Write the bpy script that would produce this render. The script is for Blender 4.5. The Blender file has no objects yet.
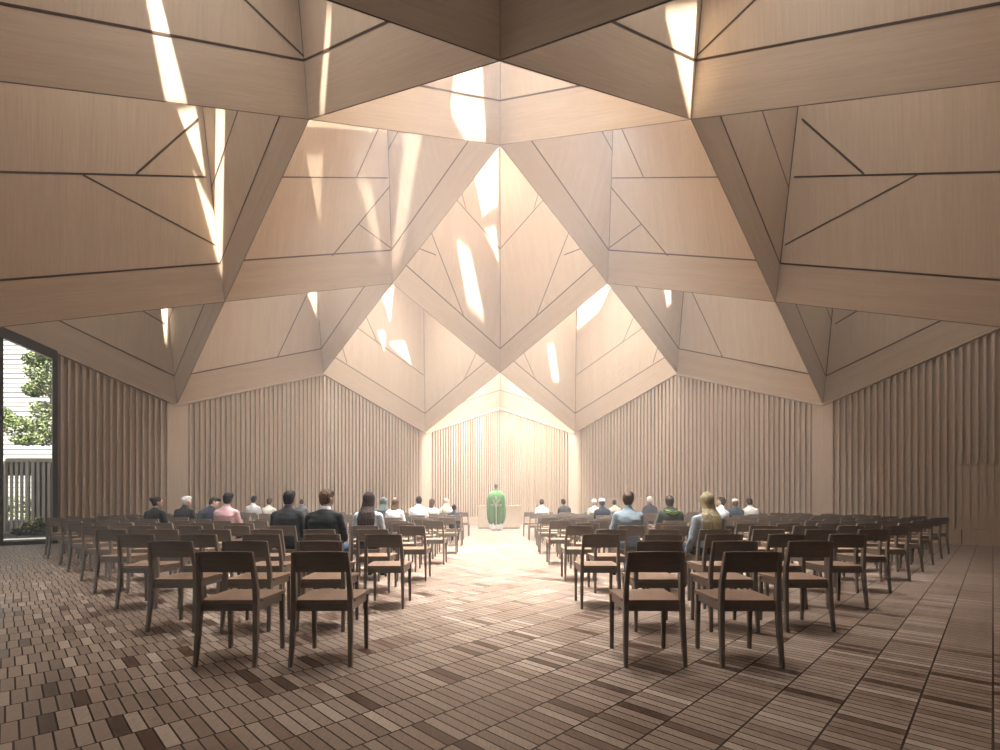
import bpy, bmesh, math, random
from mathutils import Vector, Matrix, noise as mnoise
random.seed(7)
S = bpy.context.scene
COL = S.collection
PI = math.pi

# ------------------------------------------------------------------ frame of the place
A = 3.36                 # half diagonal of one roof bay (m)
CAM_H = 1.12
YC = 7.58                # far corner, in units of A in front of the camera
F = 493.0                # focal length for a 1000 px wide picture
HOR = 502.0              # horizon row

def plan(u, v):
    return Vector(((u - v) * A, (YC - (u + v)) * A, 0))

NODE = {(0, 0): 1.453, (1, 0): .930, (2, 0): 1.46, (3, 0): .91, (4, 0): 1.44,
        (1, 1): 1.462, (2, 1): 2.03, (3, 1): 1.452, (4, 1): .87,
        (2, 2): 2.59, (3, 2): 2.0, (4, 2): 1.395, (3, 3): 1.412, (4, 3): .87, (4, 4): 1.4}
def nz(u, v):
    return CAM_H + A * NODE[(max(u, v), min(u, v))]
def node(u, v):
    p = plan(u, v); p.z = nz(u, v); return p

# ------------------------------------------------------------------ object helpers
def link(name, bm, mats, parent=None, smooth=False):
    me = bpy.data.meshes.new(name)
    bm.normal_update()
    bm.to_mesh(me); bm.free()
    for m in (mats if isinstance(mats, (list, tuple)) else [mats]):
        me.materials.append(m)
    if smooth:
        for p in me.polygons: p.use_smooth = True
    o = bpy.data.objects.new(name, me); COL.objects.link(o)
    if parent: o.parent = parent
    return o
def empty(name, loc=(0, 0, 0), rz=0):
    o = bpy.data.objects.new(name, None); COL.objects.link(o)
    o.location = loc; o.rotation_euler = (0, 0, rz); o.empty_display_size = .2
    return o
def tag(o, label=None, cat=None, group=None, kind=None):
    if label: o['label'] = label
    if cat: o['category'] = cat
    if group: o['group'] = group
    if kind: o['kind'] = kind
    return o
def box(bm, c, s, M=None, mi=0, taper=None):
    """box centred at c with full size s; taper = scale of the bottom face"""
    vs = []
    for z in (-1, 1):
        k = taper if (taper and z < 0) else 1
        for x, y in ((-1, -1), (1, -1), (1, 1), (-1, 1)):
            p = Vector((c[0] + x * s[0] / 2 * k, c[1] + y * s[1] / 2 * k, c[2] + z * s[2] / 2))
            vs.append(bm.verts.new(M @ p if M else p))
    fs = [(3, 2, 1, 0), (4, 5, 6, 7), (0, 1, 5, 4), (1, 2, 6, 5), (2, 3, 7, 6), (3, 0, 4, 7)]
    out = []
    for f in fs:
        g = bm.faces.new([vs[i] for i in f]); g.material_index = mi; out.append(g)
    return vs
def bevel(bm, w, seg=2):
    bmesh.ops.bevel(bm, geom=list(bm.edges), offset=w, segments=seg, affect='EDGES', profile=.5)
def loft(bm, rings, cap=True, mi=0, closed=True):
    rr = [[bm.verts.new(p) for p in r] for r in rings]
    n = len(rr[0])
    for a, b in zip(rr, rr[1:]):
        for i in range(n if closed else n - 1):
            j = (i + 1) % n
            f = bm.faces.new((a[i], a[j], b[j], b[i])); f.material_index = mi
    if cap and closed:
        bm.faces.new(list(reversed(rr[0]))).material_index = mi
        bm.faces.new(rr[-1]).material_index = mi
    return rr
def ring(c, rx, ry, n=20, a0=0):
    return [Vector((c[0] + rx * math.cos(a0 + 2 * PI * i / n), c[1] + ry * math.sin(a0 + 2 * PI * i / n), c[2])) for i in range(n)]

# ------------------------------------------------------------------ materials
def newmat(name):
    m = bpy.data.materials.new(name); m.use_nodes = True
    nt = m.node_tree; b = nt.nodes['Principled BSDF']
    return m, nt, b
def N(nt, t, **kw):
    n = nt.nodes.new(t)
    for k, v in kw.items(): setattr(n, k, v)
    return n
def math_n(nt, op, a, b=None, c=None):
    n = N(nt, 'ShaderNodeMath', operation=op)
    for i, x in enumerate((a, b, c)):
        if x is None: continue
        if hasattr(x, 'is_output') or isinstance(x, bpy.types.NodeSocket): nt.links.new(x, n.inputs[i])
        else: n.inputs[i].default_value = x
    return n.outputs[0]
def plain(name, col, rough=.6, spec=.5, noise_amt=.06, scale=18, metallic=0, sheen=0):
    m, nt, b = newmat(name)
    tc = N(nt, 'ShaderNodeTexCoord'); no = N(nt, 'ShaderNodeTexNoise'); no.inputs['Scale'].default_value = scale
    no.inputs['Detail'].default_value = 4
    nt.links.new(tc.outputs['Object'], no.inputs['Vector'])
    cr = N(nt, 'ShaderNodeValToRGB')
    cr.color_ramp.elements[0].position = .3; cr.color_ramp.elements[1].position = .7
    cr.color_ramp.elements[0].color = tuple(max(0, c * (1 - noise_amt * 2)) for c in col) + (1,)
    cr.color_ramp.elements[1].color = tuple(min(1, c * (1 + noise_amt * 2)) for c in col) + (1,)
    nt.links.new(no.outputs['Fac'], cr.inputs['Fac']); nt.links.new(cr.outputs['Color'], b.inputs['Base Color'])
    b.inputs['Roughness'].default_value = rough; b.inputs['Specular IOR Level'].default_value = spec
    b.inputs['Metallic'].default_value = metallic
    if sheen:
        b.inputs['Sheen Weight'].default_value = sheen
    return m
def wood(name, c0, c1, grain=(55, 2.2), coord='UV', rough=.5, spec=.35, bump=.15, vary=True, fig=.5, rot=None, dist=1.0):
    m, nt, b = newmat(name)
    tc = N(nt, 'ShaderNodeTexCoord'); mp = N(nt, 'ShaderNodeMapping')
    nt.links.new(tc.outputs[coord], mp.inputs['Vector'])
    if rot: mp.inputs['Rotation'].default_value = rot
    if len(grain) == 2: grain = (grain[0], grain[1], grain[0])
    mp.inputs['Scale'].default_value = grain
    n1 = N(nt, 'ShaderNodeTexNoise'); n1.inputs['Scale'].default_value = 1; n1.inputs['Detail'].default_value = 5
    n1.inputs['Roughness'].default_value = .65; n1.inputs['Distortion'].default_value = .3 * dist
    nt.links.new(mp.outputs['Vector'], n1.inputs['Vector'])
    mp2 = N(nt, 'ShaderNodeMapping'); nt.links.new(tc.outputs[coord], mp2.inputs['Vector'])
    if rot: mp2.inputs['Rotation'].default_value = rot
    mp2.inputs['Scale'].default_value = tuple(g * .12 for g in grain)
    n2 = N(nt, 'ShaderNodeTexNoise'); n2.inputs['Scale'].default_value = 1; n2.inputs['Detail'].default_value = 2
    n2.inputs['Distortion'].default_value = 1.2 * dist
    nt.links.new(mp2.outputs['Vector'], n2.inputs['Vector'])
    s = math_n(nt, 'ADD', math_n(nt, 'MULTIPLY', n1.outputs['Fac'], 1 - fig), math_n(nt, 'MULTIPLY', n2.outputs['Fac'], fig))
    if vary:
        oi = N(nt, 'ShaderNodeObjectInfo')
        s = math_n(nt, 'ADD', s, math_n(nt, 'MULTIPLY', math_n(nt, 'SUBTRACT', oi.outputs['Random'], .5), .10))
    cr = N(nt, 'ShaderNodeValToRGB')
    cr.color_ramp.elements[0].position = .32; cr.color_ramp.elements[1].position = .68
    cr.color_ramp.elements[0].color = tuple(c0) + (1,); cr.color_ramp.elements[1].color = tuple(c1) + (1,)
    nt.links.new(s, cr.inputs['Fac']); nt.links.new(cr.outputs['Color'], b.inputs['Base Color'])
    b.inputs['Roughness'].default_value = rough; b.inputs['Specular IOR Level'].default_value = spec
    bp = N(nt, 'ShaderNodeBump'); bp.inputs['Strength'].default_value = bump; bp.inputs['Distance'].default_value = .002
    nt.links.new(n1.outputs['Fac'], bp.inputs['Height']); nt.links.new(bp.outputs['Normal'], b.inputs['Normal'])
    return m

M_PANEL = wood('oak_panel', (.50, .385, .272), (.64, .51, .385), grain=(40, 1.1), fig=.3, dist=.35, bump=.06)
M_BAND = wood('oak_beam', (.48, .365, .255), (.62, .49, .368), grain=(1.1, 40), fig=.3, dist=.35, bump=.06)
M_SLAT = wood('oak_slat', (.47, .36, .262), (.60, .475, .362), grain=(42, 42, 1.0), coord='Object', fig=.25, bump=.05, dist=0)
M_JOINT = plain('joint_shadow_gap', (.075, .045, .028), .8, .2)
M_CHAIR = wood('dark_oak', (.145, .108, .082), (.285, .220, .168), grain=(6, 60, 60), coord='Object', rough=.34, spec=.5, bump=.15)
M_CHAIRL = wood('dark_oak_upright', (.145, .108, .082), (.285, .220, .168), grain=(60, 60, 5), coord='Object', rough=.34, spec=.5, bump=.15)
M_SEAT = wood('brown_oak_seat', (.19, .115, .075), (.33, .215, .145), grain=(60, 5, 60), coord='Object', rough=.38, spec=.5, bump=.15)
M_ALTAR = wood('pale_oak', (.62, .50, .37), (.72, .60, .46), grain=(2, 40, 40), coord='Object')

def floor_material():
    m, nt, b = newmat('clinker_brick_floor')
    g = N(nt, 'ShaderNodeNewGeometry'); sp = N(nt, 'ShaderNodeSeparateXYZ')
    nt.links.new(g.outputs['Position'], sp.inputs[0])
    x, y = sp.outputs['X'], sp.outputs['Y']
    W, L = .295, .068
    k = 1 / math.sqrt(2)
    p = math_n(nt, 'MULTIPLY', math_n(nt, 'SUBTRACT', y, x), k / W)       # across the courses
    q = math_n(nt, 'MULTIPLY', math_n(nt, 'ADD', y, x), k / L)            # along the course
    pi_ = math_n(nt, 'FLOOR', p)
    wn = N(nt, 'ShaderNodeTexWhiteNoise', noise_dimensions='1D'); nt.links.new(pi_, wn.inputs['W'])
    q2 = math_n(nt, 'ADD', q, wn.outputs['Value'])
    qi = math_n(nt, 'FLOOR', q2)
    cx = N(nt, 'ShaderNodeCombineXYZ'); nt.links.new(pi_, cx.inputs[0]); nt.links.new(qi, cx.inputs[1])
    w2 = N(nt, 'ShaderNodeTexWhiteNoise', noise_dimensions='2D'); nt.links.new(cx.outputs[0], w2.inputs['Vector'])
    cr = N(nt, 'ShaderNodeValToRGB'); cr.color_ramp.interpolation = 'CONSTANT'
    stops = [(0, (.085, .042, .026)), (.045, (.15, .09, .062)), (.09, (.225, .158, .118)), (.25, (.265, .19, .145)), (.45, (.30, .222, .172)),
             (.62, (.33, .245, .19)), (.76, (.36, .275, .215)), (.87, (.41, .32, .255)), (.95, (.47, .38, .305))]
    e = cr.color_ramp.elements
    e[0].position = 0; e[0].color = stops[0][1] + (1,)
    e[1].position = stops[1][0]; e[1].color = stops[1][1] + (1,)
    for s, c in stops[2:]:
        n_ = e.new(s); n_.color = c + (1,)
    nt.links.new(w2.outputs['Value'], cr.inputs['Fac'])
    # fine clay streaks along each brick
    no = N(nt, 'ShaderNodeTexNoise'); no.inputs['Scale'].default_value = 1; no.inputs['Detail'].default_value = 4
    mp = N(nt, 'ShaderNodeMapping'); mp.inputs['Rotation'].default_value = (0, 0, PI / 4); mp.inputs['Scale'].default_value = (110, 14, 10)
    nt.links.new(g.outputs['Position'], mp.inputs['Vector']); nt.links.new(mp.outputs[0], no.inputs['Vector'])
    mx = N(nt, 'ShaderNodeMix', data_type='RGBA', blend_type='MULTIPLY'); mx.inputs['Factor'].default_value = .55
    cr2 = N(nt, 'ShaderNodeValToRGB'); cr2.color_ramp.elements[0].position = .3; cr2.color_ramp.elements[0].color = (.72, .72, .72, 1)
    cr2.color_ramp.elements[1].position = .7; cr2.color_ramp.elements[1].color = (1.2, 1.2, 1.2, 1)
    nt.links.new(no.outputs['Fac'], cr2.inputs['Fac'])
    nt.links.new(cr.outputs['Color'], mx.inputs[6]); nt.links.new(cr2.outputs['Color'], mx.inputs[7])
    # joints
    fp = math_n(nt, 'FRACT', p); fq = math_n(nt, 'FRACT', q2)
    dp = math_n(nt, 'MULTIPLY', math_n(nt, 'MINIMUM', fp, math_n(nt, 'SUBTRACT', 1.0, fp)), W)
    dq = math_n(nt, 'MULTIPLY', math_n(nt, 'MINIMUM', fq, math_n(nt, 'SUBTRACT', 1.0, fq)), L)
    jp = math_n(nt, 'LESS_THAN', dp, .0050); jq = math_n(nt, 'LESS_THAN', dq, .0042)
    j = math_n(nt, 'MAXIMUM', jp, jq)
    mx2 = N(nt, 'ShaderNodeMix', data_type='RGBA'); nt.links.new(j, mx2.inputs['Factor'])
    nt.links.new(mx.outputs[2], mx2.inputs[6]); mx2.inputs[7].default_value = (.05, .032, .022, 1)
    hs = N(nt, 'ShaderNodeHueSaturation'); hs.inputs['Saturation'].default_value = 1.05; hs.inputs['Value'].default_value = .92
    nt.links.new(mx2.outputs[2], hs.inputs['Color']); nt.links.new(hs.outputs['Color'], b.inputs['Base Color'])
    rr = math_n(nt, 'ADD', .36, math_n(nt, 'MULTIPLY', w2.outputs['Value'], .22))
    rr = math_n(nt, 'ADD', rr, math_n(nt, 'MULTIPLY', j, .3))
    nt.links.new(rr, b.inputs['Roughness']); b.inputs['Specular IOR Level'].default_value = .4
    h = math_n(nt, 'SUBTRACT', math_n(nt, 'ADD', math_n(nt, 'MULTIPLY', w2.outputs['Value'], .25), math_n(nt, 'MULTIPLY', no.outputs['Fac'], .3)), math_n(nt, 'MULTIPLY', j, 1.0))
    bp = N(nt, 'ShaderNodeBump'); bp.inputs['Strength'].default_value = .5; bp.inputs['Distance'].default_value = .004
    nt.links.new(h, bp.inputs['Height']); nt.links.new(bp.outputs['Normal'], b.inputs['Normal'])
    return m
M_FLOOR = floor_material()

# ------------------------------------------------------------------ floor
bm = bmesh.new()
AISLE = .9              # the low side aisles along the two near sides, in bays
E4 = 4 + AISLE
c = [plan(0, 0), plan(0, E4), plan(E4, E4), plan(E4, 0)]
top = [bm.verts.new(p) for p in c]; bot = [bm.verts.new(p - Vector((0, 0, .15))) for p in c]
bm.faces.new(top); bm.faces.new(list(reversed(bot)))
for i in range(4):
    bm.faces.new((top[i], bot[i], bot[(i + 1) % 4], top[(i + 1) % 4]))
bmesh.ops.recalc_face_normals(bm, faces=bm.faces)
o = link('floor', bm, M_FLOOR); tag(o, kind='structure')

# ------------------------------------------------------------------ ceiling: 16 coffers of four leaning walls
BAND = .25 * A
R_LEAN = {(0, 0): .30, (1, 0): .08, (2, 0): .33, (3, 0): .16, (1, 1): .33, (2, 1): .48, (3, 1): .26, (2, 2): .33, (3, 2): .25, (3, 3): .3}
H_UP = {(0, 0): 1.5, (1, 0): 2.0, (2, 0): 1.5, (3, 0): 1.5, (1, 1): 2.25, (2, 1): 1.08, (3, 1): 1.95, (2, 2): 1.25, (3, 2): 1.35, (3, 3): 1.2}
def ray_hit(px, py, p0, n):
    d = Vector(((px - 500) / F, 1, (HOR - py) / F)); o_ = Vector((0, 0, CAM_H))
    t = (p0 - o_).dot(n) / d.dot(n)
    return o_ + d * t
# panel joints measured on the walls to the right of the axis: (cell, wall) -> lines; the left side mirrors them
JL = {
    ((3, 1), 'R'): [((794, 177), (1012, 171.5)), ((802, 119), (864, 174)), ((785, 245), (917, 175))],
    ((3, 1), 'L'): [((760, 105), (790, 192))],
    ((3, 0), 'R'): [((862, 308), (835, 324))],
    ((3, 0), 'L'): [((825, 304), (833.5, 326.5))],
    ((2, 0), 'R'): [((690, 288), (723, 358))],
    ((2, 1), 'R'): [((612, 178), (722, 177)), ((616, 116), (643.5, 177)), ((610.5, 186.5), (668, 256)), ((609, 248), (641, 224.5))],
    ((2, 1), 'L'): [((600, 128), (620, 165))],
    ((1, 1), 'R'): [((500, 249), (546, 197)), ((538.5, 193), (534, 209)), ((569, 232), (535.8, 317.3)), ((585, 247), (564, 255))],
    ((1, 0), 'R'): [((576.6, 375), (646, 325.5)), ((635, 314), (623, 342)), ((660, 340), (653, 363))],
    ((1, 0), 'L'): [((523, 351), (535.8, 380))],
    ((3, 2), 'R'): [((695.7, 57), (760, -5))],
}
def strip(bm, uvl, p, q, n, w, lift, mi):
    d = (q - p).normalized(); s = d.cross(n).normalized() * w / 2
    vs = [bm.verts.new(x + n * lift) for x in (p - s, p + s, q + s, q - s)]
    f = bm.faces.new(vs); f.material_index = mi
    if f.normal.dot(n) < 0: f.normal_flip()
ceiling = empty('ceiling', (0, 12, 7)); tag(ceiling, kind='structure')
TOPS = {}
SUN_D = Vector((-.07, .56, -1)).normalized()
# sun patches seen on the panelling: unseen roof openings are shaped to cast them
SPOTS = [
    ((2, 3), 3, [(146, -4), (160, -4), (187, 104), (166, 102)]),
    ((2, 3), 0, [(327, 12), (332, 14), (324, 114), (319, 113)]),
    ((1, 3), 3, [(178, 112), (196, 108), (205, 178)]),
    ((1, 3), 0, [(216, 108), (225, 108), (222, 272), (214, 272)]),
    ((0, 3), 3, [(161, 306), (168, 306), (166, 346)]),
    ((1, 2), 3, [(306, 156), (323, 156), (320, 226)]),
    ((1, 2), 3, [(358, 180), (370, 178), (384, 258), (376, 250)]),
    ((1, 2), 0, [(407, 130), (423, 130), (408, 210), (399, 262), (390, 268)]),
    ((0, 2), 3, [(306, 290), (318, 288), (316, 316)]),
    ((2, 2), 3, [(454, 72), (482, 62), (486, 140), (466, 140), (450, 112)]),
    ((1, 1), 3, [(457, 242), (470, 250), (484, 318), (467, 302)]),
    ((1, 1), 3, [(470, 150), (498, 140), (498, 205), (482, 215)]),
    ((1, 1), 3, [(484, 230), (496, 228), (499, 262)]),
    ((0, 1), 3, [(382, 296), (394, 285), (390, 322)]),
    ((0, 1), 3, [(378, 332), (385, 332), (383, 366)]),
    ((0, 1), 3, [(389, 343), (405, 342), (411, 364)]),
    ((1, 0), 3, [(547, 345), (554, 344), (559, 380), (548, 380)]),
    ((1, 0), 0, [(578, 300), (612, 283), (600, 310), (577, 330)]),
    ((3, 2), 3, [(665, 12), (697, 5), (693, 72), (690, 116)]),
    ((2, 1), 3, [(610, 128), (624, 127), (621, 168)]),
    ((2, 0), 3, [(664, 288), (671, 289), (671, 303), (667, 306)]),
]
def coffer(i, j):
    key = (max(i, j), min(i, j)); mir = j > i
    r, h = R_LEAN[key], H_UP[key]
    root = empty('coffer'); root.parent = ceiling
    root.location = (0, -12, -7)
    cs = [(i, j), (i + 1, j), (i + 1, j + 1), (i, j + 1)]
    pts = [node(*c_) for c_ in cs]
    cen = plan(i + .5, j + .5)
    nl = -.16 if key in ((2, 1), (1, 1)) else .03
    lean = [r / math.sqrt(2), nl, nl, r / math.sqrt(2)]
    ns = []
    for k in range(4):
        pa, pb = pts[k], pts[(k + 1) % 4]
        he = Vector((pb.x - pa.x, pb.y - pa.y, 0)).normalized()
        inn = Vector((-he.y, he.x, 0))
        if inn.dot(cen - plan(*cs[k])) < 0: inn = -inn
        n = (pb - pa).cross(inn * lean[k] + Vector((0, 0, 1))).normalized()
        if n.dot(inn) < 0: n = -n
        ns.append((n, he, inn))
    crease = []
    for k in range(4):
        d = ns[k][0].cross(ns[k - 1][0]); d /= d.z
        crease.append(d)
    up_ = lambda k, hh: pts[k % 4] + crease[k % 4] * hh
    zt = max(p.z for p in pts) + h * A
    ztop = [h * A] * 4
    top = [up_(k, h * A) for k in range(4)]
    TOPS[(i, j)] = top
    for k in range(4):
        n, he, inn = ns[k]; kb = (k + 1) % 4
        pa, pb = pts[k], pts[kb]
        e = (pb - pa).normalized()
        if he.dot(e) < 0: he = -he
        def face(bm, uvl, ps, ax, mi=0):
            f = bm.faces.new([bm.verts.new(p) for p in ps]); f.material_index = mi
            f.normal_update()
            if f.normal.dot(n) < 0: f.normal_flip()
            up = n.cross(ax); up = up if up.z > 0 else -up
            off = (i * 7.3 + j * 3.1 + k * 1.7)
            for l in f.loops:
                q = l.vert.co - pa
                l[uvl].uv = (q.dot(ax) + off, q.dot(up) + off)
        bm = bmesh.new(); uvl = bm.loops.layers.uv.new('UVMap')
        face(bm, uvl, [pa, pb, up_(kb, BAND), up_(k, BAND)], e)
        strip(bm, uvl, pa + crease[k] * .008, pb + crease[kb] * .005, n, .010, .003, 1)
        strip(bm, uvl, pa, up_(k, BAND), n, .012, .003, 1)
        link('beam', bm, [M_BAND, M_JOINT], root)
        bm = bmesh.new(); uvl = bm.loops.layers.uv.new('UVMap')
        ov = 1.1 if key in ((0, 0), (3, 0), (3, 3)) else .15
        face(bm, uvl, [up_(k, BAND), up_(kb, BAND), up_(kb, h * A + ov), up_(k, h * A + ov)], he)
        jw = .036
        strip(bm, uvl, up_(k, BAND), up_(kb, BAND), n, jw, .003, 1)      # shadow gap over the beam
        strip(bm, uvl, up_(k, BAND), top[k], n, .044, .003, 1)            # and in the corner
        side = None
        if k == 0: side = 'L' if mir else 'R'
        if k == 3: side = 'R' if mir else 'L'
        if side:
            lines = list(JL.get((key, side), []))
            m_ = mir
            if key == (1, 1) and k == 3: lines = JL[((1, 1), 'R')]; m_ = True
            for (x0, y0), (x1, y1) in lines:
                if m_: x0, x1 = 1000 - x0, 1000 - x1
                strip(bm, uvl, ray_hit(x0, y0, pa, n), ray_hit(x1, y1, pa, n), n, .036 if key[0] == 3 else .03, .004, 1)
        link('wood_panel', bm, [M_PANEL, M_JOINT], root)
    # unseen roof plate added over the coffer, holes shaped to throw sun patches
    tn = (top[1] - top[0]).cross(top[3] - top[0]).normalized()
    if key in ((0, 0), (3, 0), (3, 3), (2, 2)): tn = Vector((0, 0, 1))
    p0 = sum(top, Vector()) / 4
    ex = (top[1] - top[0]); ex = (ex - tn * ex.dot(tn)).normalized(); ey = tn.cross(ex)
    to2 = lambda p: ((p - p0).dot(ex), (p - p0).dot(ey))
    def drop(p):       # along the vertical onto the roof plane
        return p + Vector((0, 0, (p0 - p).dot(tn) / tn.z))
    outer = [drop(t) for t in top]
    c2 = sum((Vector(to2(t)) for t in outer), Vector((0, 0))) / 4
    outer = [t + (t - p0) * (.25 if key in ((1, 1), (2, 2)) else 0 if key == (2, 1) else .03) for t in outer]
    bm = bmesh.new()
    def loop(ps):
        vs = [bm.verts.new(p) for p in ps]
        return [bm.edges.new((vs[q], vs[(q + 1) % len(vs)])) for q in range(len(vs))]
    eds = loop(outer)
    inside = [Vector(to2(drop(t))) for t in top]
    for c_, k, poly in SPOTS:
        if c_ != (i, j): continue
        n = Vector((0, 0, 1)) if k == 'floor' else ns[k][0]; on = Vector() if k == 'floor' else pts[k]
        hp = []
        for x, y in poly:
            q = ray_hit(x, y, on, n)
            t = (p0 - q).dot(tn) / (-SUN_D).dot(tn)
            hp.append(q - SUN_D * t)
        if DEBUG: print('hole', (i, j), k, [tuple(round(z, 2) for z in to2(q)) for q in hp], 'ring', [tuple(round(z, 2) for z in q) for q in inside])
        eds += loop(hp)
    bmesh.ops.triangle_fill(bm, use_beauty=True, use_dissolve=False, edges=eds, normal=tn)
    link('sun_mask', bm, [M_PANEL], root)
    return root
DEBUG = False
HAZE = .010
for i in range(4):
    for j in range(4):
        coffer(i, j)

# ------------------------------------------------------------------ walls
def wall(name, uv0, uv1, skip=(), lowdoors=(), pitch=.152, off=Vector()):
    """one slatted wall along a side of the square; skip = (from, to) stretches left open, in bays"""
    bm = bmesh.new()
    d_uv = ((uv1[0] - uv0[0]) / 4, (uv1[1] - uv0[1]) / 4)
    P0, P1 = plan(*uv0) + off, plan(*uv1) + off
    e = (P1 - P0).normalized(); Lg = (P1 - P0).length
    n = Vector((-e.y, e.x, 0)); 
    if n.dot(plan(2, 2) - P0) < 0: n = -n
    bay = Lg / 4
    def hz(t):
        k = min(3, max(0, int(t))); f = t - k
        a = nz(round(uv0[0] + d_uv[0] * k), round(uv0[1] + d_uv[1] * k)); b = nz(round(uv0[0] + d_uv[0] * (k + 1)), round(uv0[1] + d_uv[1] * (k + 1)))
        return a + (b - a) * f
    def prism(t0, t1, d0, d1, z0, drop=0, mi=0, ztop=None):
        vs = []
        for t in (t0, t1):
            for d in (d0, d1):
                for z in (z0, (hz(t) - drop) if ztop is None else ztop):
                    vs.append(bm.verts.new(P0 + e * (t * bay) + n * d + Vector((0, 0, z))))
        for f in ((0, 1, 3, 2), (4, 6, 7, 5), (0, 4, 5, 1), (2, 3, 7, 6), (0, 2, 6, 4), (1, 5, 7, 3)):
            bm.faces.new([vs[q] for q in f]).material_index = mi
    def open_(t): return any(a < t < b for a, b in skip)
    # backing, split at bays and openings
    cuts = sorted(set([0, 1, 2, 3, 4] + [x for s in skip for x in s]))
    for a, b in zip(cuts, cuts[1:]):
        if not open_((a + b) / 2):
            prism(a, b, -.25, 0, 0)
            prism(a, b, 0, .105, -.0, ztop=.40)            # plinth
            # thin trim under the beam
            vs = []
            for t in (a, b):
                for d in (0, .12):
                    for dz in (.075, .0):
                        vs.append(bm.verts.new(P0 + e * (t * bay) + n * d + Vector((0, 0, hz(t) - dz))))
            for f in ((0, 1, 3, 2), (4, 6, 7, 5), (0, 4, 5, 1), (2, 3, 7, 6), (0, 2, 6, 4), (1, 5, 7, 3)):
                bm.faces.new([vs[q] for q in f])
    w = .066
    k = 0
    t = pitch * .5 / bay
    while t < 4 - .01:
        near_col = min(abs(t - 1), abs(t - 3)) * bay < .30 + .03
        if not near_col and not open_(t) and not any(a < t < b for a, b, z in lowdoors):
            prism(t - w / 2 / bay, t + w / 2 / bay, 0, .095, .40, drop=.10)
        for a, b, z in lowdoors:
            if a < t < b:
                prism(t - w / 2 / bay, t + w / 2 / bay, 0, .095, z + .05, drop=.10)
                prism(t - w / 2 / bay - .0, t + w / 2 / bay, 0, .060, .40, ztop=z)
                prism(t - pitch / 2 / bay, t + pitch / 2 / bay, 0, .03, .40, ztop=z)
        t += pitch / bay
    for q in range(1, 12):                                   # plinth joints
        tt = q / 3
        if not open_(tt) and abs(tt - round(tt)) > .1:
            prism(tt - .0022, tt + .0022, .10, .107, .02, ztop=.39, mi=1)
    bmesh.ops.recalc_face_normals(bm, faces=bm.faces)
    o = link(name, bm, [M_SLAT, M_JOINT]); tag(o, kind='structure')
    return P0, e, n, bay, hz
GL0 = 3.585
wall('wall_right', (0, 0), (4, 0), lowdoors=((1.33, 1.68, 1.25), (3.66, 3.95, 2.06)))
WL = wall('wall_left', (0, 0), (0, 4), skip=((GL0, 3.97),))
OFF_R = plan(E4, 0) - plan(4, 0); OFF_L = plan(0, E4) - plan(0, 4)
wall('wall_near_right', (4, 0), (4, 4), off=OFF_R)
WN = wall('wall_near_left', (0, 4), (4, 4), skip=((.10, .90), (1.1, 2.9)), off=OFF_L)
# side aisles: folded soffits carried on from the outer beams, and the ends of the walls beside them
bm = bmesh.new(); uvl = bm.loops.layers.uv.new('UVMap')
def soffit(pts):
    f = bm.faces.new([bm.verts.new(q) for q in pts])
    f2 = bm.faces.new([bm.verts.new(q + Vector((0, 0, .2))) for q in pts])
    for g in (f, f2):
        for l in g.loops: l[uvl].uv = (l.vert.co.x, l.vert.co.y)
for k in range(4):
    a, b = node(4, k), node(4, k + 1); soffit([a, b, b + OFF_R, a + OFF_R])
    a, b = node(k, 4), node(k + 1, 4); soffit([a, b, b + OFF_L, a + OFF_L])
a = node(4, 4); soffit([a, a + OFF_R, a + OFF_R + OFF_L, a + OFF_L])
bmesh.ops.recalc_face_normals(bm, faces=bm.faces)
tag(link('ceiling_aisle', bm, M_PANEL), kind='structure')
def wall_end(name, uv0, uv1, h_):
    P0, P1 = plan(*uv0), plan(*uv1); e = (P1 - P0).normalized(); L_ = (P1 - P0).length
    n = Vector((-e.y, e.x, 0))
    if n.dot(plan(2, 2) - P0) < 0: n = -n
    Mx = Matrix(((e.x, n.x, 0, P0.x), (e.y, n.y, 0, P0.y), (0, 0, 1, 0), (0, 0, 0, 1)))
    bm = bmesh.new()
    box(bm, (L_ / 2, -.125, h_ / 2), (L_, .25, h_), Mx); box(bm, (L_ / 2, .05, .20), (L_, .105, .40), Mx)
    x = .076
    while x < L_: box(bm, (x, .0475, (h_ + .3) / 2), (.066, .095, h_ - .5), Mx); x += .152
    tag(link(name, bm, M_SLAT), kind='structure')
wall_end('wall_right_end', (4, 0), (E4, 0), nz(4, 0))
wall_end('wall_left_end', (0, 4), (0, E4), nz(0, 4))
wall_end('wall_near_right_end', (E4, 4), (E4, E4), nz(4, 4))
wall_end('wall_near_left_end', (4, E4), (E4, E4), nz(4, 4))
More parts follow.
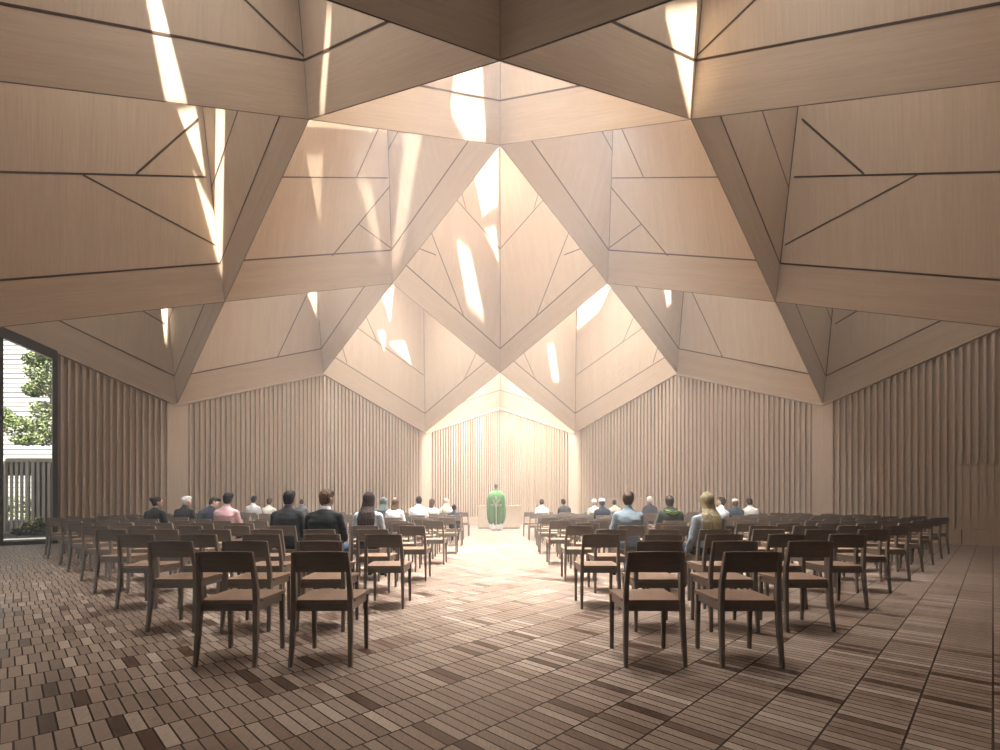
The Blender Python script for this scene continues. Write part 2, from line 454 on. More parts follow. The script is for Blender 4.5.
# pilasters on the walls
k = 0
for (u, v) in ((1, 0), (3, 0), (0, 1), (0, 3), (4, 1), (4, 3), (1, 4), (3, 4)):
    k += 1
    p = plan(u, v) + (OFF_R if u == 4 else OFF_L if v == 4 else Vector())
    if v == 0: e = Vector((1, -1, 0)).normalized(); n = Vector((-1, -1, 0)).normalized()
    elif u == 0: e = Vector((-1, -1, 0)).normalized(); n = Vector((1, -1, 0)).normalized()
    elif u == 4: e = Vector((-1, -1, 0)).normalized(); n = Vector((-1, 1, 0)).normalized()
    else: e = Vector((1, -1, 0)).normalized(); n = Vector((1, 1, 0)).normalized()
    bm = bmesh.new()
    Mx = Matrix((( e.x, n.x, 0, p.x), (e.y, n.y, 0, p.y), (0, 0, 1, 0), (0, 0, 0, 1)))
    hh = nz(u, v)
    prof = [(-.28, hh + .10), (0, hh - .005), (.28, hh + .10)]
    vs0 = [Vector((x, y, z)) for y in (0, .095) for (x, z) in [(-.28, 0), (.28, 0), (.28, hh + .09), (0, hh - .01), (-.28, hh + .09)]]
    vv = [bm.verts.new(Mx @ q) for q in vs0]
    bm.faces.new(vv[:5]); bm.faces.new(list(reversed(vv[5:])))
    for q in range(5):
        bm.faces.new((vv[q], vv[5 + q], vv[5 + (q + 1) % 5], vv[(q + 1) % 5]))
    bmesh.ops.recalc_face_normals(bm, faces=bm.faces)
    tag(link('trim_%d' % k, bm, M_SLAT), kind='structure')

# ------------------------------------------------------------------ glazing at the left
def glass_mat():
    m = bpy.data.materials.new('clear_glass'); m.use_nodes = True; nt = m.node_tree
    nt.nodes.remove(nt.nodes['Principled BSDF']); out = nt.nodes['Material Output']
    t = N(nt, 'ShaderNodeBsdfTransparent'); t.inputs[0].default_value = (.95, .97, .96, 1)
    g = N(nt, 'ShaderNodeBsdfGlossy'); g.inputs['Roughness'].default_value = .02
    fr = N(nt, 'ShaderNodeFresnel'); fr.inputs['IOR'].default_value = 1.45
    mx = N(nt, 'ShaderNodeMixShader')
    nt.links.new(fr.outputs[0], mx.inputs[0]); nt.links.new(t.outputs[0], mx.inputs[1]); nt.links.new(g.outputs[0], mx.inputs[2])
    nt.links.new(mx.outputs[0], out.inputs['Surface'])
    return m
M_GLASS = glass_mat()
M_FRAME = plain('bronze_frame', (.075, .058, .045), .45, .4)
def glazed(name, W_, t0, t1, mull):
    P0, e, n, bay, hz = W_
    root = empty(name, P0 + e * t0 * bay); tag(root, kind='structure')
    inv = Matrix.Translation(-(P0 + e * t0 * bay))
    bm = bmesh.new()
    def pr(ta, tb, d0, d1, za, zb):   # za, zb: functions of t
        vs = [bm.verts.new(inv @ (P0 + e * t * bay + n * d + Vector((0, 0, z(t))))) for t in (ta, tb) for d in (d0, d1) for z in (za, zb)]
        for f in ((0, 1, 3, 2), (4, 6, 7, 5), (0, 4, 5, 1), (2, 3, 7, 6), (0, 2, 6, 4), (1, 5, 7, 3)):
            bm.faces.new([vs[q] for q in f])
    fw = .11 / bay
    z0 = lambda t: 0.0
    zt = lambda t: hz(t) - .01
    pr(t0, t0 + fw, -.12, .06, z0, zt); pr(t1 - fw, t1, -.12, .06, z0, zt)
    for q in mull: pr(q - fw / 2, q + fw / 2, -.10, .04, z0, zt)
    pr(t0, t1, -.12, .06, z0, lambda t: .10)
    brk = [t0] + [x for x in (1, 2, 3) if t0 < x < t1] + [t1]
    for a_, b_ in zip(brk, brk[1:]): pr(a_, b_, -.12, .07, lambda t: hz(t) - .27, zt)
    bmesh.ops.recalc_face_normals(bm, faces=bm.faces)
    link('window_frame', bm, M_FRAME, root)
    bm = bmesh.new()
    for a_, b_ in zip(brk, brk[1:]):
        bm.faces.new([bm.verts.new(inv @ (P0 + e * t * bay + n * -.03 + Vector((0, 0, z)))) for t, z in ((a_, .05), (b_, .05), (b_, hz(b_) - .2), (a_, hz(a_) - .2))])
    link('glass_pane', bm, M_GLASS, root)
glazed('window_1', WL, GL0, 3.97, (3.815,))
glazed('window_2', WN, .10, .90, (.37, .63))
glazed('window_3', WN, 1.1, 2.9, (1.55, 2.0, 2.45))

#@@P2BEGIN
# ------------------------------------------------------------------ outside the glazing
def at(px, y, z=0):
    return Vector(((px - 500) * y / F, y, z))
M_PAVE = plain('grey_paving', (.05, .045, .04), .8, .3, .1, 3)
M_SIDING = plain('white_siding', (.145, .143, .14), .6, .3, .02, 4)
M_FENCE = wood('weathered_fence', (.27, .225, .18), (.40, .345, .28), grain=(30, 30, 1.5), coord='Object', rough=.8)
M_FENCED = plain('fence_backing', (.10, .09, .08), .8, .2)
M_LEAF = plain('green_leaf', (.05, .068, .02), .55, .4, .35, 1.5)
M_LEAFL = plain('light_leaf', (.10, .125, .04), .55, .4, .3, 2)
M_BARK = plain('bark', (.10, .075, .055), .9, .2, .2, 8)
M_FLOWER = plain('yellow_flower', (.75, .62, .22), .6, .3, .1, 5)
bm = bmesh.new()
box(bm, (-28, 20, -.12), (30, 44, .2))
link('ground', bm, M_PAVE)['kind'] = 'structure'

def leaf_cloud(bm, blobs, n, size, rnd, mi=0):
    for _ in range(n):
        c, r = blobs[rnd.randrange(len(blobs))]
        while True:
            d = Vector((rnd.uniform(-1, 1), rnd.uniform(-1, 1), rnd.uniform(-1, 1)))
            if .25 < d.length < 1: break
        p = Vector(c) + Vector((d.x * r[0], d.y * r[1], d.z * r[2]))
        a = Vector((rnd.gauss(0, 1), rnd.gauss(0, 1), rnd.gauss(0, .6))).normalized()
        b_ = a.cross(Vector((rnd.gauss(0, 1), rnd.gauss(0, 1), rnd.gauss(0, 1)))).normalized()
        s = size * rnd.uniform(.6, 1.3)
        q = [p - a * s, p + b_ * s * .42 + a * s * .1, p + a * s, p - b_ * s * .42 + a * s * .1]
        f = bm.faces.new([bm.verts.new(x) for x in q]); f.material_index = mi
def tube(bm, pts, rad, n=8, mi=0):
    rings_ = []
    for i, p in enumerate(pts):
        p = Vector(p); t = (Vector(pts[min(i + 1, len(pts) - 1)]) - Vector(pts[max(i - 1, 0)])).normalized()
        a = t.orthogonal().normalized(); b_ = t.cross(a)
        if i and False: pass
        r = rad[i] if isinstance(rad, (list, tuple)) else rad
        if i:
            a = (pa_ - t * pa_.dot(t)).normalized(); b_ = t.cross(a)
        pa_ = a
        rings_.append([p + (a * math.cos(2 * PI * k / n) + b_ * math.sin(2 * PI * k / n)) * r for k in range(n)])
    loft(bm, rings_, mi=mi)

# unseen slab added outside the left wall to shade the fence and yard
bm = bmesh.new()
q0, q1 = plan(0, 2.2), plan(0, 6.2); nrm = Vector((-1, 1, 0)).normalized()
loft(bm, [[Vector((x.x, x.y, z)) for x in (q0 + nrm * .3, q1 + nrm * .3, q1 + nrm * 5.0, q0 + nrm * 5.0)] for z in (7.3, 7.5)])
bmesh.ops.recalc_face_normals(bm, faces=bm.faces)
tag(link('trim_9', bm, M_FENCED), kind='structure')
bm = bmesh.new()  # second added slab, out of view, keeps sun off the ground by the window
q0, q1 = plan(-1.4, E4), plan(E4, E4); nrm = Vector((-1, -1, 0)).normalized()
loft(bm, [[Vector((x.x, x.y, z)) for x in (q1 + nrm * .3, q0 + nrm * .3, q0 + nrm * 5.0, q1 + nrm * 5.0)] for z in (6.9, 7.1)])
bmesh.ops.recalc_face_normals(bm, faces=bm.faces)
tag(link('trim_10', bm, M_FENCED), kind='structure')
# white clapboard house across the court
hx0, hx1 = at(-60, 30).x, at(75, 30).x
house = empty('house', ((hx0 + hx1) / 2, 30, 0))
tag(house, 'white clapboard house across the yard, seen through the tall window at left', 'house')
bm = bmesh.new(); hw = (hx1 - hx0)
box(bm, (0, 2.2, 6.9), (hw, 4, 13.8))
nb = 46
for k in range(nb):                                     # overlapping boards, thicker at the lower edge
    z0 = .3 + k * .29
    vs = [bm.verts.new((x, y, z)) for x in (-hw / 2, hw / 2) for (y, z) in ((.2, z0), (.155, z0), (.19, z0 + .29), (.2, z0 + .29))]
    for q in range(4): bm.faces.new((vs[q], vs[(q + 1) % 4], vs[4 + (q + 1) % 4], vs[4 + q]))
    bm.faces.new(vs[:4]); bm.faces.new(vs[4:])
bmesh.ops.recalc_face_normals(bm, faces=bm.faces)
link('siding', bm, M_SIDING, house)
bm = bmesh.new()
loft(bm, [[Vector((x, -.3, 13.75)), Vector((x, 2.2, 15.4)), Vector((x, 4.7, 13.75)), Vector((x, 4.7, 13.6)), Vector((x, 2.2, 15.2)), Vector((x, -.3, 13.6))] for x in (-hw / 2 - .3, hw / 2 + .3)])
bmesh.ops.recalc_face_normals(bm, faces=bm.faces)
link('roof', bm, M_FENCED, house)

# fence and gate
fy = 17.8
x0, xm, x1 = at(4, fy).x, at(29.5, fy).x, at(68, fy).x
def fence_part(name, label, cat, xa, xb, gate):
    root = empty(name, ((xa + xb) / 2, fy, 0)); tag(root, label, cat)
    wd = xb - xa
    bm = bmesh.new(); n = max(2, round(wd / .2))
    for q in range(n):
        x = -wd / 2 + (q + .5) * wd / n
        box(bm, (x, 0, 1.30), (.105, .03, 2.5))
    link('picket_row', bm, M_FENCE, root)
    bm = bmesh.new(); box(bm, (0, 0, 2.63), (wd, .09, .14)); link('top_rail', bm, M_FENCE, root)
    bm = bmesh.new()
    if gate:
        box(bm, (0, .05, .24), (wd, .04, .44), mi=0)
        link('kick_panel', bm, M_FENCE, root)
        bm = bmesh.new(); box(bm, (0, .05, 2.32), (wd, .04, .50)); link('upper_panel', bm, M_FENCED, root)
        bm = bmesh.new()
        for sx in (-1, 1): box(bm, (sx * (wd / 2 - .05), .0, 1.35), (.10, .08, 2.6))
        link('gate_frame', bm, M_FENCE, root)
    else:
        box(bm, (0, .06, 1.30), (wd, .03, 2.55)); link('backing_board', bm, M_FENCED, root)
    return root
fence_part('gate', 'picket gate with open gaps in the yard fence, at far left behind the glass', 'gate', x0, xm, True)
fence_part('fence', 'solid timber fence with vertical pickets, right of the gate behind the glass', 'fence', xm + .03, x1, False)
fence_part('fence', 'timber picket fence left of the gate, just at the picture edge', 'fence', at(-60, fy).x, x0 - .08, False)

rnd = random.Random(5)
tree = empty('tree', at(57, 21)); tag(tree, 'leafy green tree in front of the white house, behind the left window', 'tree')
bm = bmesh.new(); tube(bm, [(0, 0, 0), (.05, 0, 1.5), (-.05, .05, 3.0), (-.2, 0, 4.6), (-.3, 0, 6.2)], [.14, .12, .10, .07, .03])
for q in range(9):
    a = q * 2.4; z = 2.6 + q * .4
    tube(bm, [(-.05, 0, z), (-.05 + .5 * math.cos(a), .5 * math.sin(a), z + .4), (-.05 + 1.0 * math.cos(a), .9 * math.sin(a), z + .7)], [.04, .03, .012], 6)
link('trunk', bm, M_BARK, tree)
bm = bmesh.new()
T = lambda px, py, dy=0: ((px - 57) * 21 / F, dy, CAM_H + (HOR - py) * 21 / F)
blobs = [(T(40, 372), (.55, .6, .55)), (T(46, 385), (.5, .6, .5)), (T(48, 355), (.35, .5, .45)), (T(36, 360), (.4, .5, .35)), (T(44, 410), (.45, .6, .4)), (T(30, 425), (.6, .6, .35)),
         (T(12, 425), (.6, .5, .45)), (T(42, 438), (.5, .6, .35)), (T(25, 440), (.5, .5, .25)), (T(3, 418), (.4, .5, .5)), (T(56, 380), (.7, .7, .9)), (T(58, 425), (.6, .7, .6)), (T(33, 390), (.35, .4, .3))]
leaf_cloud(bm, blobs, 9000, .062, rnd, 0); leaf_cloud(bm, blobs, 3600, .06, rnd, 1)
tag(link('foliage', bm, [M_LEAF, M_LEAFL], tree))
shrub = empty('flowering_shrub', at(38, 17.0)); tag(shrub, 'low shrub with pale yellow flowers at the foot of the yard fence', 'shrub')
bm = bmesh.new(); sb = [((-.25, 0, .2), (.28, .25, .22)), ((.1, 0, .28), (.3, .25, .3)), ((.4, 0, .25), (.25, .25, .28)), ((-.5, -.1, .1), (.25, .2, .12))]
leaf_cloud(bm, sb, 700, .07, rnd, 0); leaf_cloud(bm, sb, 250, .06, rnd, 1)
link('foliage', bm, [M_LEAF, M_LEAFL], shrub)
bm = bmesh.new(); leaf_cloud(bm, [((-.25, -.1, .3), (.3, .2, .22)), ((.05, -.1, .42), (.3, .2, .25))], 110, .04, rnd, 0)
link('blossom', bm, M_FLOWER, shrub)
hedge = empty('hedge', at(10, 24)); tag(hedge, 'dark hedge glimpsed through the gaps of the picket gate', 'hedge')
bm = bmesh.new(); leaf_cloud(bm, [((x * .5 - 1.5, 0, .7), (.5, .4, .75)) for x in range(8)], 1500, .10, rnd, 0)
link('foliage', bm, M_LEAF, hedge)

# ------------------------------------------------------------------ altar
AY = 20.75
altar = empty('altar', (at(499.3, AY + .45).x, AY + .40, 0)); tag(altar, 'plain pale oak altar block behind the priest at the end of the aisle', 'altar')
bm = bmesh.new(); box(bm, (0, 0, .02), (1.70, .70, .04)); link('base', bm, M_JOINT, altar)
bm = bmesh.new(); box(bm, (0, 0, .48), (1.80, .80, .88)); bevel(bm, .006)
for x in (-.6, 0, .6): pass
link('front_block', bm, M_ALTAR, altar)
bm = bmesh.new(); box(bm, (0, 0, .945), (1.84, .84, .05)); bevel(bm, .006); link('tabletop', bm, M_ALTAR, altar)

# ------------------------------------------------------------------ chairs
def post_mesh(sx):
    bm = bmesh.new()
    st = [(.202, -.232, 0, .0125, .014), (.197, -.207, .22, .016, .018), (.192, -.19, .43, .0175, .021), (.190, -.196, .55, .0165, .02), (.183, -.222, .70, .0145, .0165), (.180, -.24, .782, .013, .014)]
    loft(bm, [[Vector((sx * (x + a * hx), y + b_ * hy, z)) for a, b_ in ((-1, -1), (1, -1), (1, 1), (-1, 1))] for x, y, z, hx, hy in st])
    bmesh.ops.recalc_face_normals(bm, faces=bm.faces)
    bevel(bm, .0035, 1); return bm
def front_leg(sx):
    bm = bmesh.new()
    st = [(.198, .205, 0, .0135), (.198, .197, .420, .017)]
    loft(bm, [[Vector((sx * (x + a * h), y + b_ * h, z)) for a, b_ in ((-1, -1), (1, -1), (1, 1), (-1, 1))] for x, y, z, h in st])
    bmesh.ops.recalc_face_normals(bm, faces=bm.faces)
    bevel(bm, .0035, 1); return bm
def seat_bm():
    bm = bmesh.new(); n, m = 9, 7
    g = {}
    for i in range(n):
        for j in range(m):
            u, v = i / (n - 1) * 2 - 1, j / (m - 1)
            hw_ = .204 + .012 * v - (.03 if v < .12 else 0)
            z = .447 - .009 * max(0, 1 - u * u) * math.sin(PI * min(1, v * 1.05))
            g[i, j] = (u * hw_, -.192 + .418 * v + (.006 * (1 - u * u) if v == 1 else 0), z)
    t = {k: bm.verts.new(p) for k, p in g.items()}; b_ = {k: bm.verts.new((p[0], p[1], .424)) for k, p in g.items()}
    for i in range(n - 1):
        for j in range(m - 1):
            bm.faces.new((t[i, j], t[i + 1, j], t[i + 1, j + 1], t[i, j + 1])); bm.faces.new((b_[i, j + 1], b_[i + 1, j + 1], b_[i + 1, j], b_[i, j]))
    rim = [(i, 0) for i in range(n)] + [(n - 1, j) for j in range(1, m)] + [(i, m - 1) for i in range(n - 2, -1, -1)] + [(0, j) for j in range(m - 2, 0, -1)]
    for a, c_ in zip(rim, rim[1:] + rim[:1]): bm.faces.new((b_[a], b_[c_], t[c_], t[a]))
    bmesh.ops.recalc_face_normals(bm, faces=bm.faces)
    return bm
def back_bm():
    bm = bmesh.new(); rr = []
    for i in range(13):
        u = i / 6 - 1; x = u * .189
        bow = -.012 * (1 - u * u)
        th = .010
        row = []
        for z, y0 in ((.642, -.209), (.70, -.220), (.787, -.239)):
            row.append(Vector((x, y0 + bow + th, z + (.0 if z < .78 else -.004 * u * u))))
        row += [Vector((p.x, p.y - 2 * th, p.z)) for p in reversed(row)]
        rr.append(row)
    loft(bm, rr); bmesh.ops.recalc_face_normals(bm, faces=bm.faces); bevel(bm, .002, 1)
    return bm
def frame_bm():
    bm = bmesh.new()
    box(bm, (0, .197, .398), (.37, .020, .052)); box(bm, (0, -.187, .398), (.37, .020, .052))
    for s in (-1, 1): box(bm, (s * .195, .005, .398), (.020, .37, .052))
    return bm
chair0 = empty('chair')
link('seat', seat_bm(), M_SEAT, chair0); link('backrest', back_bm(), M_CHAIR, chair0); link('seat_frame', frame_bm(), M_CHAIR, chair0)
for s in (-1, 1):
    link('leg', post_mesh(s), M_CHAIRL, chair0); link('leg', front_leg(s), M_CHAIRL, chair0)
KIDS = list(chair0.children)
def dup(loc, rz):
    r_ = chair0.copy(); COL.objects.link(r_); r_.location = loc; r_.rotation_euler = (0, 0, rz)
    for ch in KIDS:
        q = ch.copy(); COL.objects.link(q); q.parent = r_
    return r_
ORD = ['zeroth', 'first', 'second', 'third', 'fourth', 'fifth', 'sixth', 'seventh', 'eighth', 'ninth', 'tenth', 'eleventh', 'twelfth', 'thirteenth', 'fourteenth', 'fifteenth']
def rowY(k): return 3.35 + .907 * (k - 1)
BLACK, DKBR, BROWN, LBR, BLOND, GREY, WHITE_H = (.008, .007, .007), (.018, .011, .008), (.045, .026, .016), (.12, .07, .04), (.38, .29, .16), (.25, .23, .22), (.72, .70, .68)
PALE, TAN, DARK = (.62, .42, .32), (.40, .24, .16), (.10, .055, .035)
WHITE, CREAM, NAVY, CHAR, PINK, DENIM = (.75, .75, .76), (.68, .63, .55), (.009, .012, .024), (.009, .011, .013), (.58, .36, .36), (.35, .40, .45)
P = [
 # label, who (chair label), side,row,q, kwargs
 ('person with dark bun and black top in profile, leftmost of the seated people', 'dark-bunned person at far left', 'left', 8, 8, dict(hair='bun', haircol=DKBR, top=CHAR, fem=True, hy=-.9, skin=PALE, px=157, topy=497)),
 ('person with white hair and dark coat, seated left of the navy jacket', 'white-haired person in dark coat', 'left', 9, 9, dict(hair='short', haircol=WHITE_H, top=CHAR, hy=-.5, skin=PALE, topname='coat', px=186, topy=496)),
 ('black-haired person in navy jacket leaning forward with face turned right', 'person leaning in navy jacket', 'left', 8, 7, dict(hair='short', haircol=BLACK, top=NAVY, hy=-1.1, lean=.25, hp=.25, skin=PALE, px=208, topy=495)),
 ('person with black hair in a pink shirt, left block', 'person in pink shirt', 'left', 7, 6, dict(hair='short', haircol=BLACK, top=(.42, .25, .25), skin=TAN, topname='shirt', px=228.5, topy=491.5)),
 ('dark-haired person in white shirt far back, between pink shirt and cream top', 'distant person in white shirt at left', 'left', 14, 9, dict(hair='short', haircol=DKBR, top=WHITE, topname='shirt', px=254, topy=495)),
 ('person with light brown hair in cream top far back, left of the dark suit', 'person in cream top', 'left', 13, 8, dict(hair='short', haircol=LBR, top=CREAM, topname='shirt', px=269.5, topy=498.5)),
 ('black-haired person in dark suit seen from behind, second largest figure at left', 'black-haired person in dark suit', 'left', 5, 3, dict(hair='short', haircol=BLACK, top=(.006, .008, .010), sw=1.06, skin=TAN, px=289, topy=489.5)),
 ('small grey-jacketed person far back, between the two dark suits', 'small person in grey jacket', 'left', 15, 8, dict(hair='crop', haircol=BROWN, top=(.12, .13, .14), skin=PALE, px=302, topy=499.5, sub=(7,))),
 ('brown-haired person in black jacket with white collar, largest seated figure', 'brown-haired person in black jacket', 'left', 4, 1, dict(hair='short', haircol=(.13, .075, .045), top=(.006, .009, .009), legs=(.06, .10, .15), hy=-.45, sw=1.06, skin=PALE, extra=[('collar', WHITE)], px=326, topy=488)),
 ('person with long dark brown hair and pale denim top, left block', 'person with long dark brown hair', 'left', 5, 1, dict(hair='long', haircol=(.035, .018, .013), top=(.42, .47, .52), fem=True, hy=.12, px=369, topy=490.6, topname='shirt')),
 ('person in grey-green headscarf behind the long dark brown hair', 'person in grey-green headscarf', 'left', 10, 2, dict(hair='none', top=(.05, .06, .055), fem=True, extra=[('veil', (.055, .068, .06))], px=384, topy=497, topname='coat')),
 ('person with brown and blond ponytail in white top, left block', 'person with brown ponytail', 'left', 9, 2, dict(hair='mid', haircol=(.10, .055, .03), top=WHITE, fem=True, px=395, topy=498, hy=-.2, topname='shirt')),
 ('black-haired person in white shirt seen squarely from behind, near the aisle', 'black-haired person in white shirt near aisle', 'left', 11, 1, dict(hair='crop', haircol=BLACK, top=(.70, .72, .76), skin=DARK, sw=1.06, px=419, topy=495.5, topname='shirt')),
 ('person with brown hair and pale pink top, face turned right, far left block', 'brown-haired person in pale pink top', 'left', 13, 1, dict(hair='mid', haircol=(.09, .045, .028), top=(.75, .62, .6), fem=True, hy=-.8, px=432, topy=499, topname='shirt')),
 ('person with long pale blond hair in white, nearest the aisle far left', 'person with pale blond hair', 'left', 14, 0, dict(hair='long', haircol=(.55, .44, .30), top=(.78, .76, .74), fem=True, px=446.5, topy=498, topname='shirt')),
 ('child in black top on the aisle chair, left block', 'child in black top', 'left', 11, 0, dict(hair='crop', haircol=BLACK, top=(.012, .012, .014), legs=(.02, .02, .025), skin=DARK, s=.74, px=454, topy=507)),
 ('person in white robe-like shirt on aisle chair, far right block', 'person in white by the aisle at right', 'right', 14, 0, dict(hair='crop', haircol=(.05, .035, .028), top=(.80, .78, .75), skin=TAN, px=541.5, topy=499, topname='shirt')),
 ('person with dark topknot and black top, head tilted, far right block', 'person with dark topknot', 'right', 15, 2, dict(hair='bun', haircol=DKBR, top=(.03, .03, .034), fem=True, ht=-.3, px=564, topy=498.5)),
 ('person in pale hat and cream coat, left of the navy jacket with white cap', 'person in pale hat', 'right', 14, 2, dict(hair='none', top=CREAM, extra=[('beanie', (.72, .68, .63))], px=594, topy=502, topname='coat')),
 ('person in white cap and navy jacket, right block', 'person in white cap and navy jacket', 'right', 11, 2, dict(hair='short', haircol=DKBR, top=NAVY, extra=[('cap', (.78, .76, .72))], px=602, topy=499.5)),
 ('brown-haired person in light blue-grey shirt, largest figure near aisle at right', 'person in blue-grey shirt', 'right', 5, 1, dict(hair='short', haircol=(.10, .06, .04), top=(.22, .27, .30), ht=.10, hy=-.25, skin=PALE, px=627, topy=490.5, topname='shirt', legs=(.2, .25, .3))),
 ('small dark-haired person in beige far back, left of blue-grey shirt', 'small person in beige', 'right', 15, 4, dict(hair='crop', haircol=BROWN, top=(.55, .47, .40), px=614.5, topy=505)),
 ('person in white knit cap and grey-blue jacket, far right block', 'person in white knit cap', 'right', 14, 5, dict(hair='none', top=(.03, .034, .048), extra=[('beanie', (.85, .83, .8))], px=649.5, topy=496)),
 ('dark-haired person in olive green hooded jacket with lime stripe', 'person in olive hooded jacket', 'right', 7, 3, dict(hair='short', haircol=BROWN, top=(.016, .021, .009), sw=1.1, px=669, topy=496, extra=[('hood', (.018, .025, .010), (.26, .36, .09))], topname='hoodie', skin=TAN)),
 ('person with very long blond hair in pale blue-grey top, right block', 'person with very long blond hair', 'right', 4, 2, dict(hair='long', haircol=(.40, .33, .19), top=(.30, .34, .38), fem=True, px=707, topy=492, armback=True, topname='shirt', hy=.1)),
 ('dark-haired person in white shirt leaning right, just behind the blond hair', 'person leaning in white shirt', 'right', 10, 6, dict(hair='short', haircol=DKBR, top=(.72, .72, .76), hy=.9, tilt=.22, px=716, topy=497, topname='shirt')),
 ('grey-haired person in flat cap and blue jacket, right block', 'grey-haired person in blue jacket', 'right', 11, 8, dict(hair='short', haircol=(.16, .12, .09), top=(.02, .034, .055), px=735, topy=500.5, extra=[('cap', (.55, .5, .42))])),
 ('dark-haired person in white jacket, rightmost of the seated people', 'person in white jacket at right', 'right', 12, 9, dict(hair='short', haircol=BROWN, top=(.80, .77, .72), px=749.5, topy=498.7, hy=.1)),
]
SEATED = {}
for row_ in P:                                   # where the people sit along their rows
    x_ = (row_[5]['px'] - 500) * (rowY(row_[3]) + .225) / F
    SEATED.setdefault((row_[2], row_[3]), []).append((row_[4], abs(x_)))
CHAIRS = {}
rc = random.Random(11); first = True
for k in range(1, 16):
    D = rowY(k)
    for side in ('left', 'right'):
        st = (1.22 if k % 2 else 1.55) if side == 'left' else (1.06 if k % 2 else 1.385)
        lim = min(D - .9, 9.95, 24.5 - D)
        if side == 'right': lim -= .12
        ctr = []
        while st + len(ctr) * .645 <= lim: ctr.append(st + len(ctr) * .645)
        anchors = [(-1, st - .645)] + sorted(SEATED.get((side, k), [])) + [(len(ctr), st + len(ctr) * .645)]
        for q in range(len(ctr)):
            for (q0, v0), (q1, v1) in zip(anchors, anchors[1:]):
                if q0 <= q <= q1: Xa = v0 + (v1 - v0) * (q - q0) / (q1 - q0)
            X = Xa * (-1 if side == 'left' else 1)
            loc = (X + rc.uniform(-.008, .008), D + .225 + rc.uniform(-.008, .008), 0); rz = rc.uniform(-.012, .012)
            if first: c_ = chair0; c_.location = loc; c_.rotation_euler = (0, 0, rz); first = False
            else: c_ = dup(loc, rz)
            end = ' at the aisle' if q == 0 else ', %s from aisle' % ORD[q + 1]
            rowname = 'nearest row' if k == 1 else ('farthest row' if k == 15 else '%s row from viewer' % ORD[k])
            tag(c_, 'dark wooden chair, %s block, %s%s' % (side, rowname, end), 'chair', '%s block of church chairs' % side)
            CHAIRS[side, k, q] = c_
print('chairs', len(CHAIRS))

# ------------------------------------------------------------------ people
MATS = {}
def cmat(name, col, rough=.75, spec=.25, sheen=.0, noise_amt=.08, scale=30):
    key = (name,) + tuple(round(c_, 3) for c_ in col)
    if key not in MATS: MATS[key] = plain(name, col, rough, spec, noise_amt, scale, sheen=sheen)
    return MATS[key]
def hmat(col):
    key = ('hair',) + tuple(col)
    if key not in MATS:
        MATS[key] = wood('hair', tuple(c_ * .62 for c_ in col), tuple(min(1, c_ * 1.35) for c_ in col), grain=(75, 75, 5), coord='Object', rough=.62, spec=.15, bump=.4, vary=False, fig=.4)
    return MATS[key]
def capsule(bm, a, b_, ra, rb, n=12):
    a, b_ = Vector(a), Vector(b_); t = (b_ - a); L_ = t.length; t.normalize()
    u = t.orthogonal().normalized(); v = t.cross(u)
    rings_ = []
    for ang in (-80, -55, -25, 0):
        r_ = ra * math.cos(math.radians(ang)); o_ = a + t * ra * math.sin(math.radians(ang))
        rings_.append([o_ + (u * math.cos(2 * PI * q / n) + v * math.sin(2 * PI * q / n)) * r_ for q in range(n)])
    for ang in (0, 25, 55, 80):
        r_ = rb * math.cos(math.radians(ang)); o_ = b_ + t * rb * math.sin(math.radians(ang))
        rings_.append([o_ + (u * math.cos(2 * PI * q / n) + v * math.sin(2 * PI * q / n)) * r_ for q in range(n)])
    loft(bm, rings_)
def chain(bm, pts, rad):
    for (a, b_), (ra, rb) in zip(zip(pts, pts[1:]), zip(rad, rad[1:])): capsule(bm, a, b_, ra, rb)
def fuse(bm, voxel, smooth=4):
    """one continuous closed skin out of overlapping volumes"""
    bmesh.ops.recalc_face_normals(bm, faces=bm.faces)
    me = bpy.data.meshes.new('tmp'); bm.to_mesh(me); bm.free()
    o_ = bpy.data.objects.new('tmp', me); COL.objects.link(o_)
    m_ = o_.modifiers.new('r', 'REMESH'); m_.mode = 'VOXEL'; m_.voxel_size = voxel
    m2 = o_.modifiers.new('s', 'SMOOTH'); m2.factor = .5; m2.iterations = smooth
    dg = bpy.context.evaluated_depsgraph_get()
    ev = o_.evaluated_get(dg); me2 = bpy.data.meshes.new_from_object(ev)
    bpy.data.objects.remove(o_)
    nb_ = bmesh.new(); nb_.from_mesh(me2); bpy.data.meshes.remove(me2); bpy.data.meshes.remove(me)
    return nb_
def head_bm(sc=1.0):
    bm = bmesh.new(); bmesh.ops.create_icosphere(bm, subdivisions=4, radius=1)
    for v in bm.verts:
        x, y, z = v.co
        nx, ny, nz_ = x, y, z
        if z < 0:
            nx *= 1 - .30 * (-z) ** 1.3
            if y < 0: ny *= 1 - .42 * (-z) ** 1.2
            else: ny *= 1 + .06 * (-z)
        g = lambda cx, cz, sx, sz: math.exp(-((x - cx) / sx) ** 2 - ((z - cz) / sz) ** 2) if y > 0 else 0
        ny += .20 * g(0, -.24, .13, .16) + .10 * g(0, -.05, .09, .16)           # nose
        ny -= .09 * (g(.36, -.02, .17, .12) + g(-.36, -.02, .17, .12))             # eye sockets
        ny += .05 * (g(.33, .17, .25, .09) + g(-.33, .17, .25, .09))               # brow
        ny += .05 * g(0, -.50, .22, .05) + .04 * g(0, -.60, .2, .05) - .04 * g(0, -.55, .25, .03)  # lips
        ny += .07 * g(0, -.84, .25, .14)                                            # chin
        v.co = Vector((nx * .0765, ny * .096, nz_ * .117)) * sc
    for s in (-1, 1):
        chain(bm, [(s * .078, -.012, .018), (s * .082, -.02, .0), (s * .076, -.006, -.03)], [.012, .012, .008])
    return bm
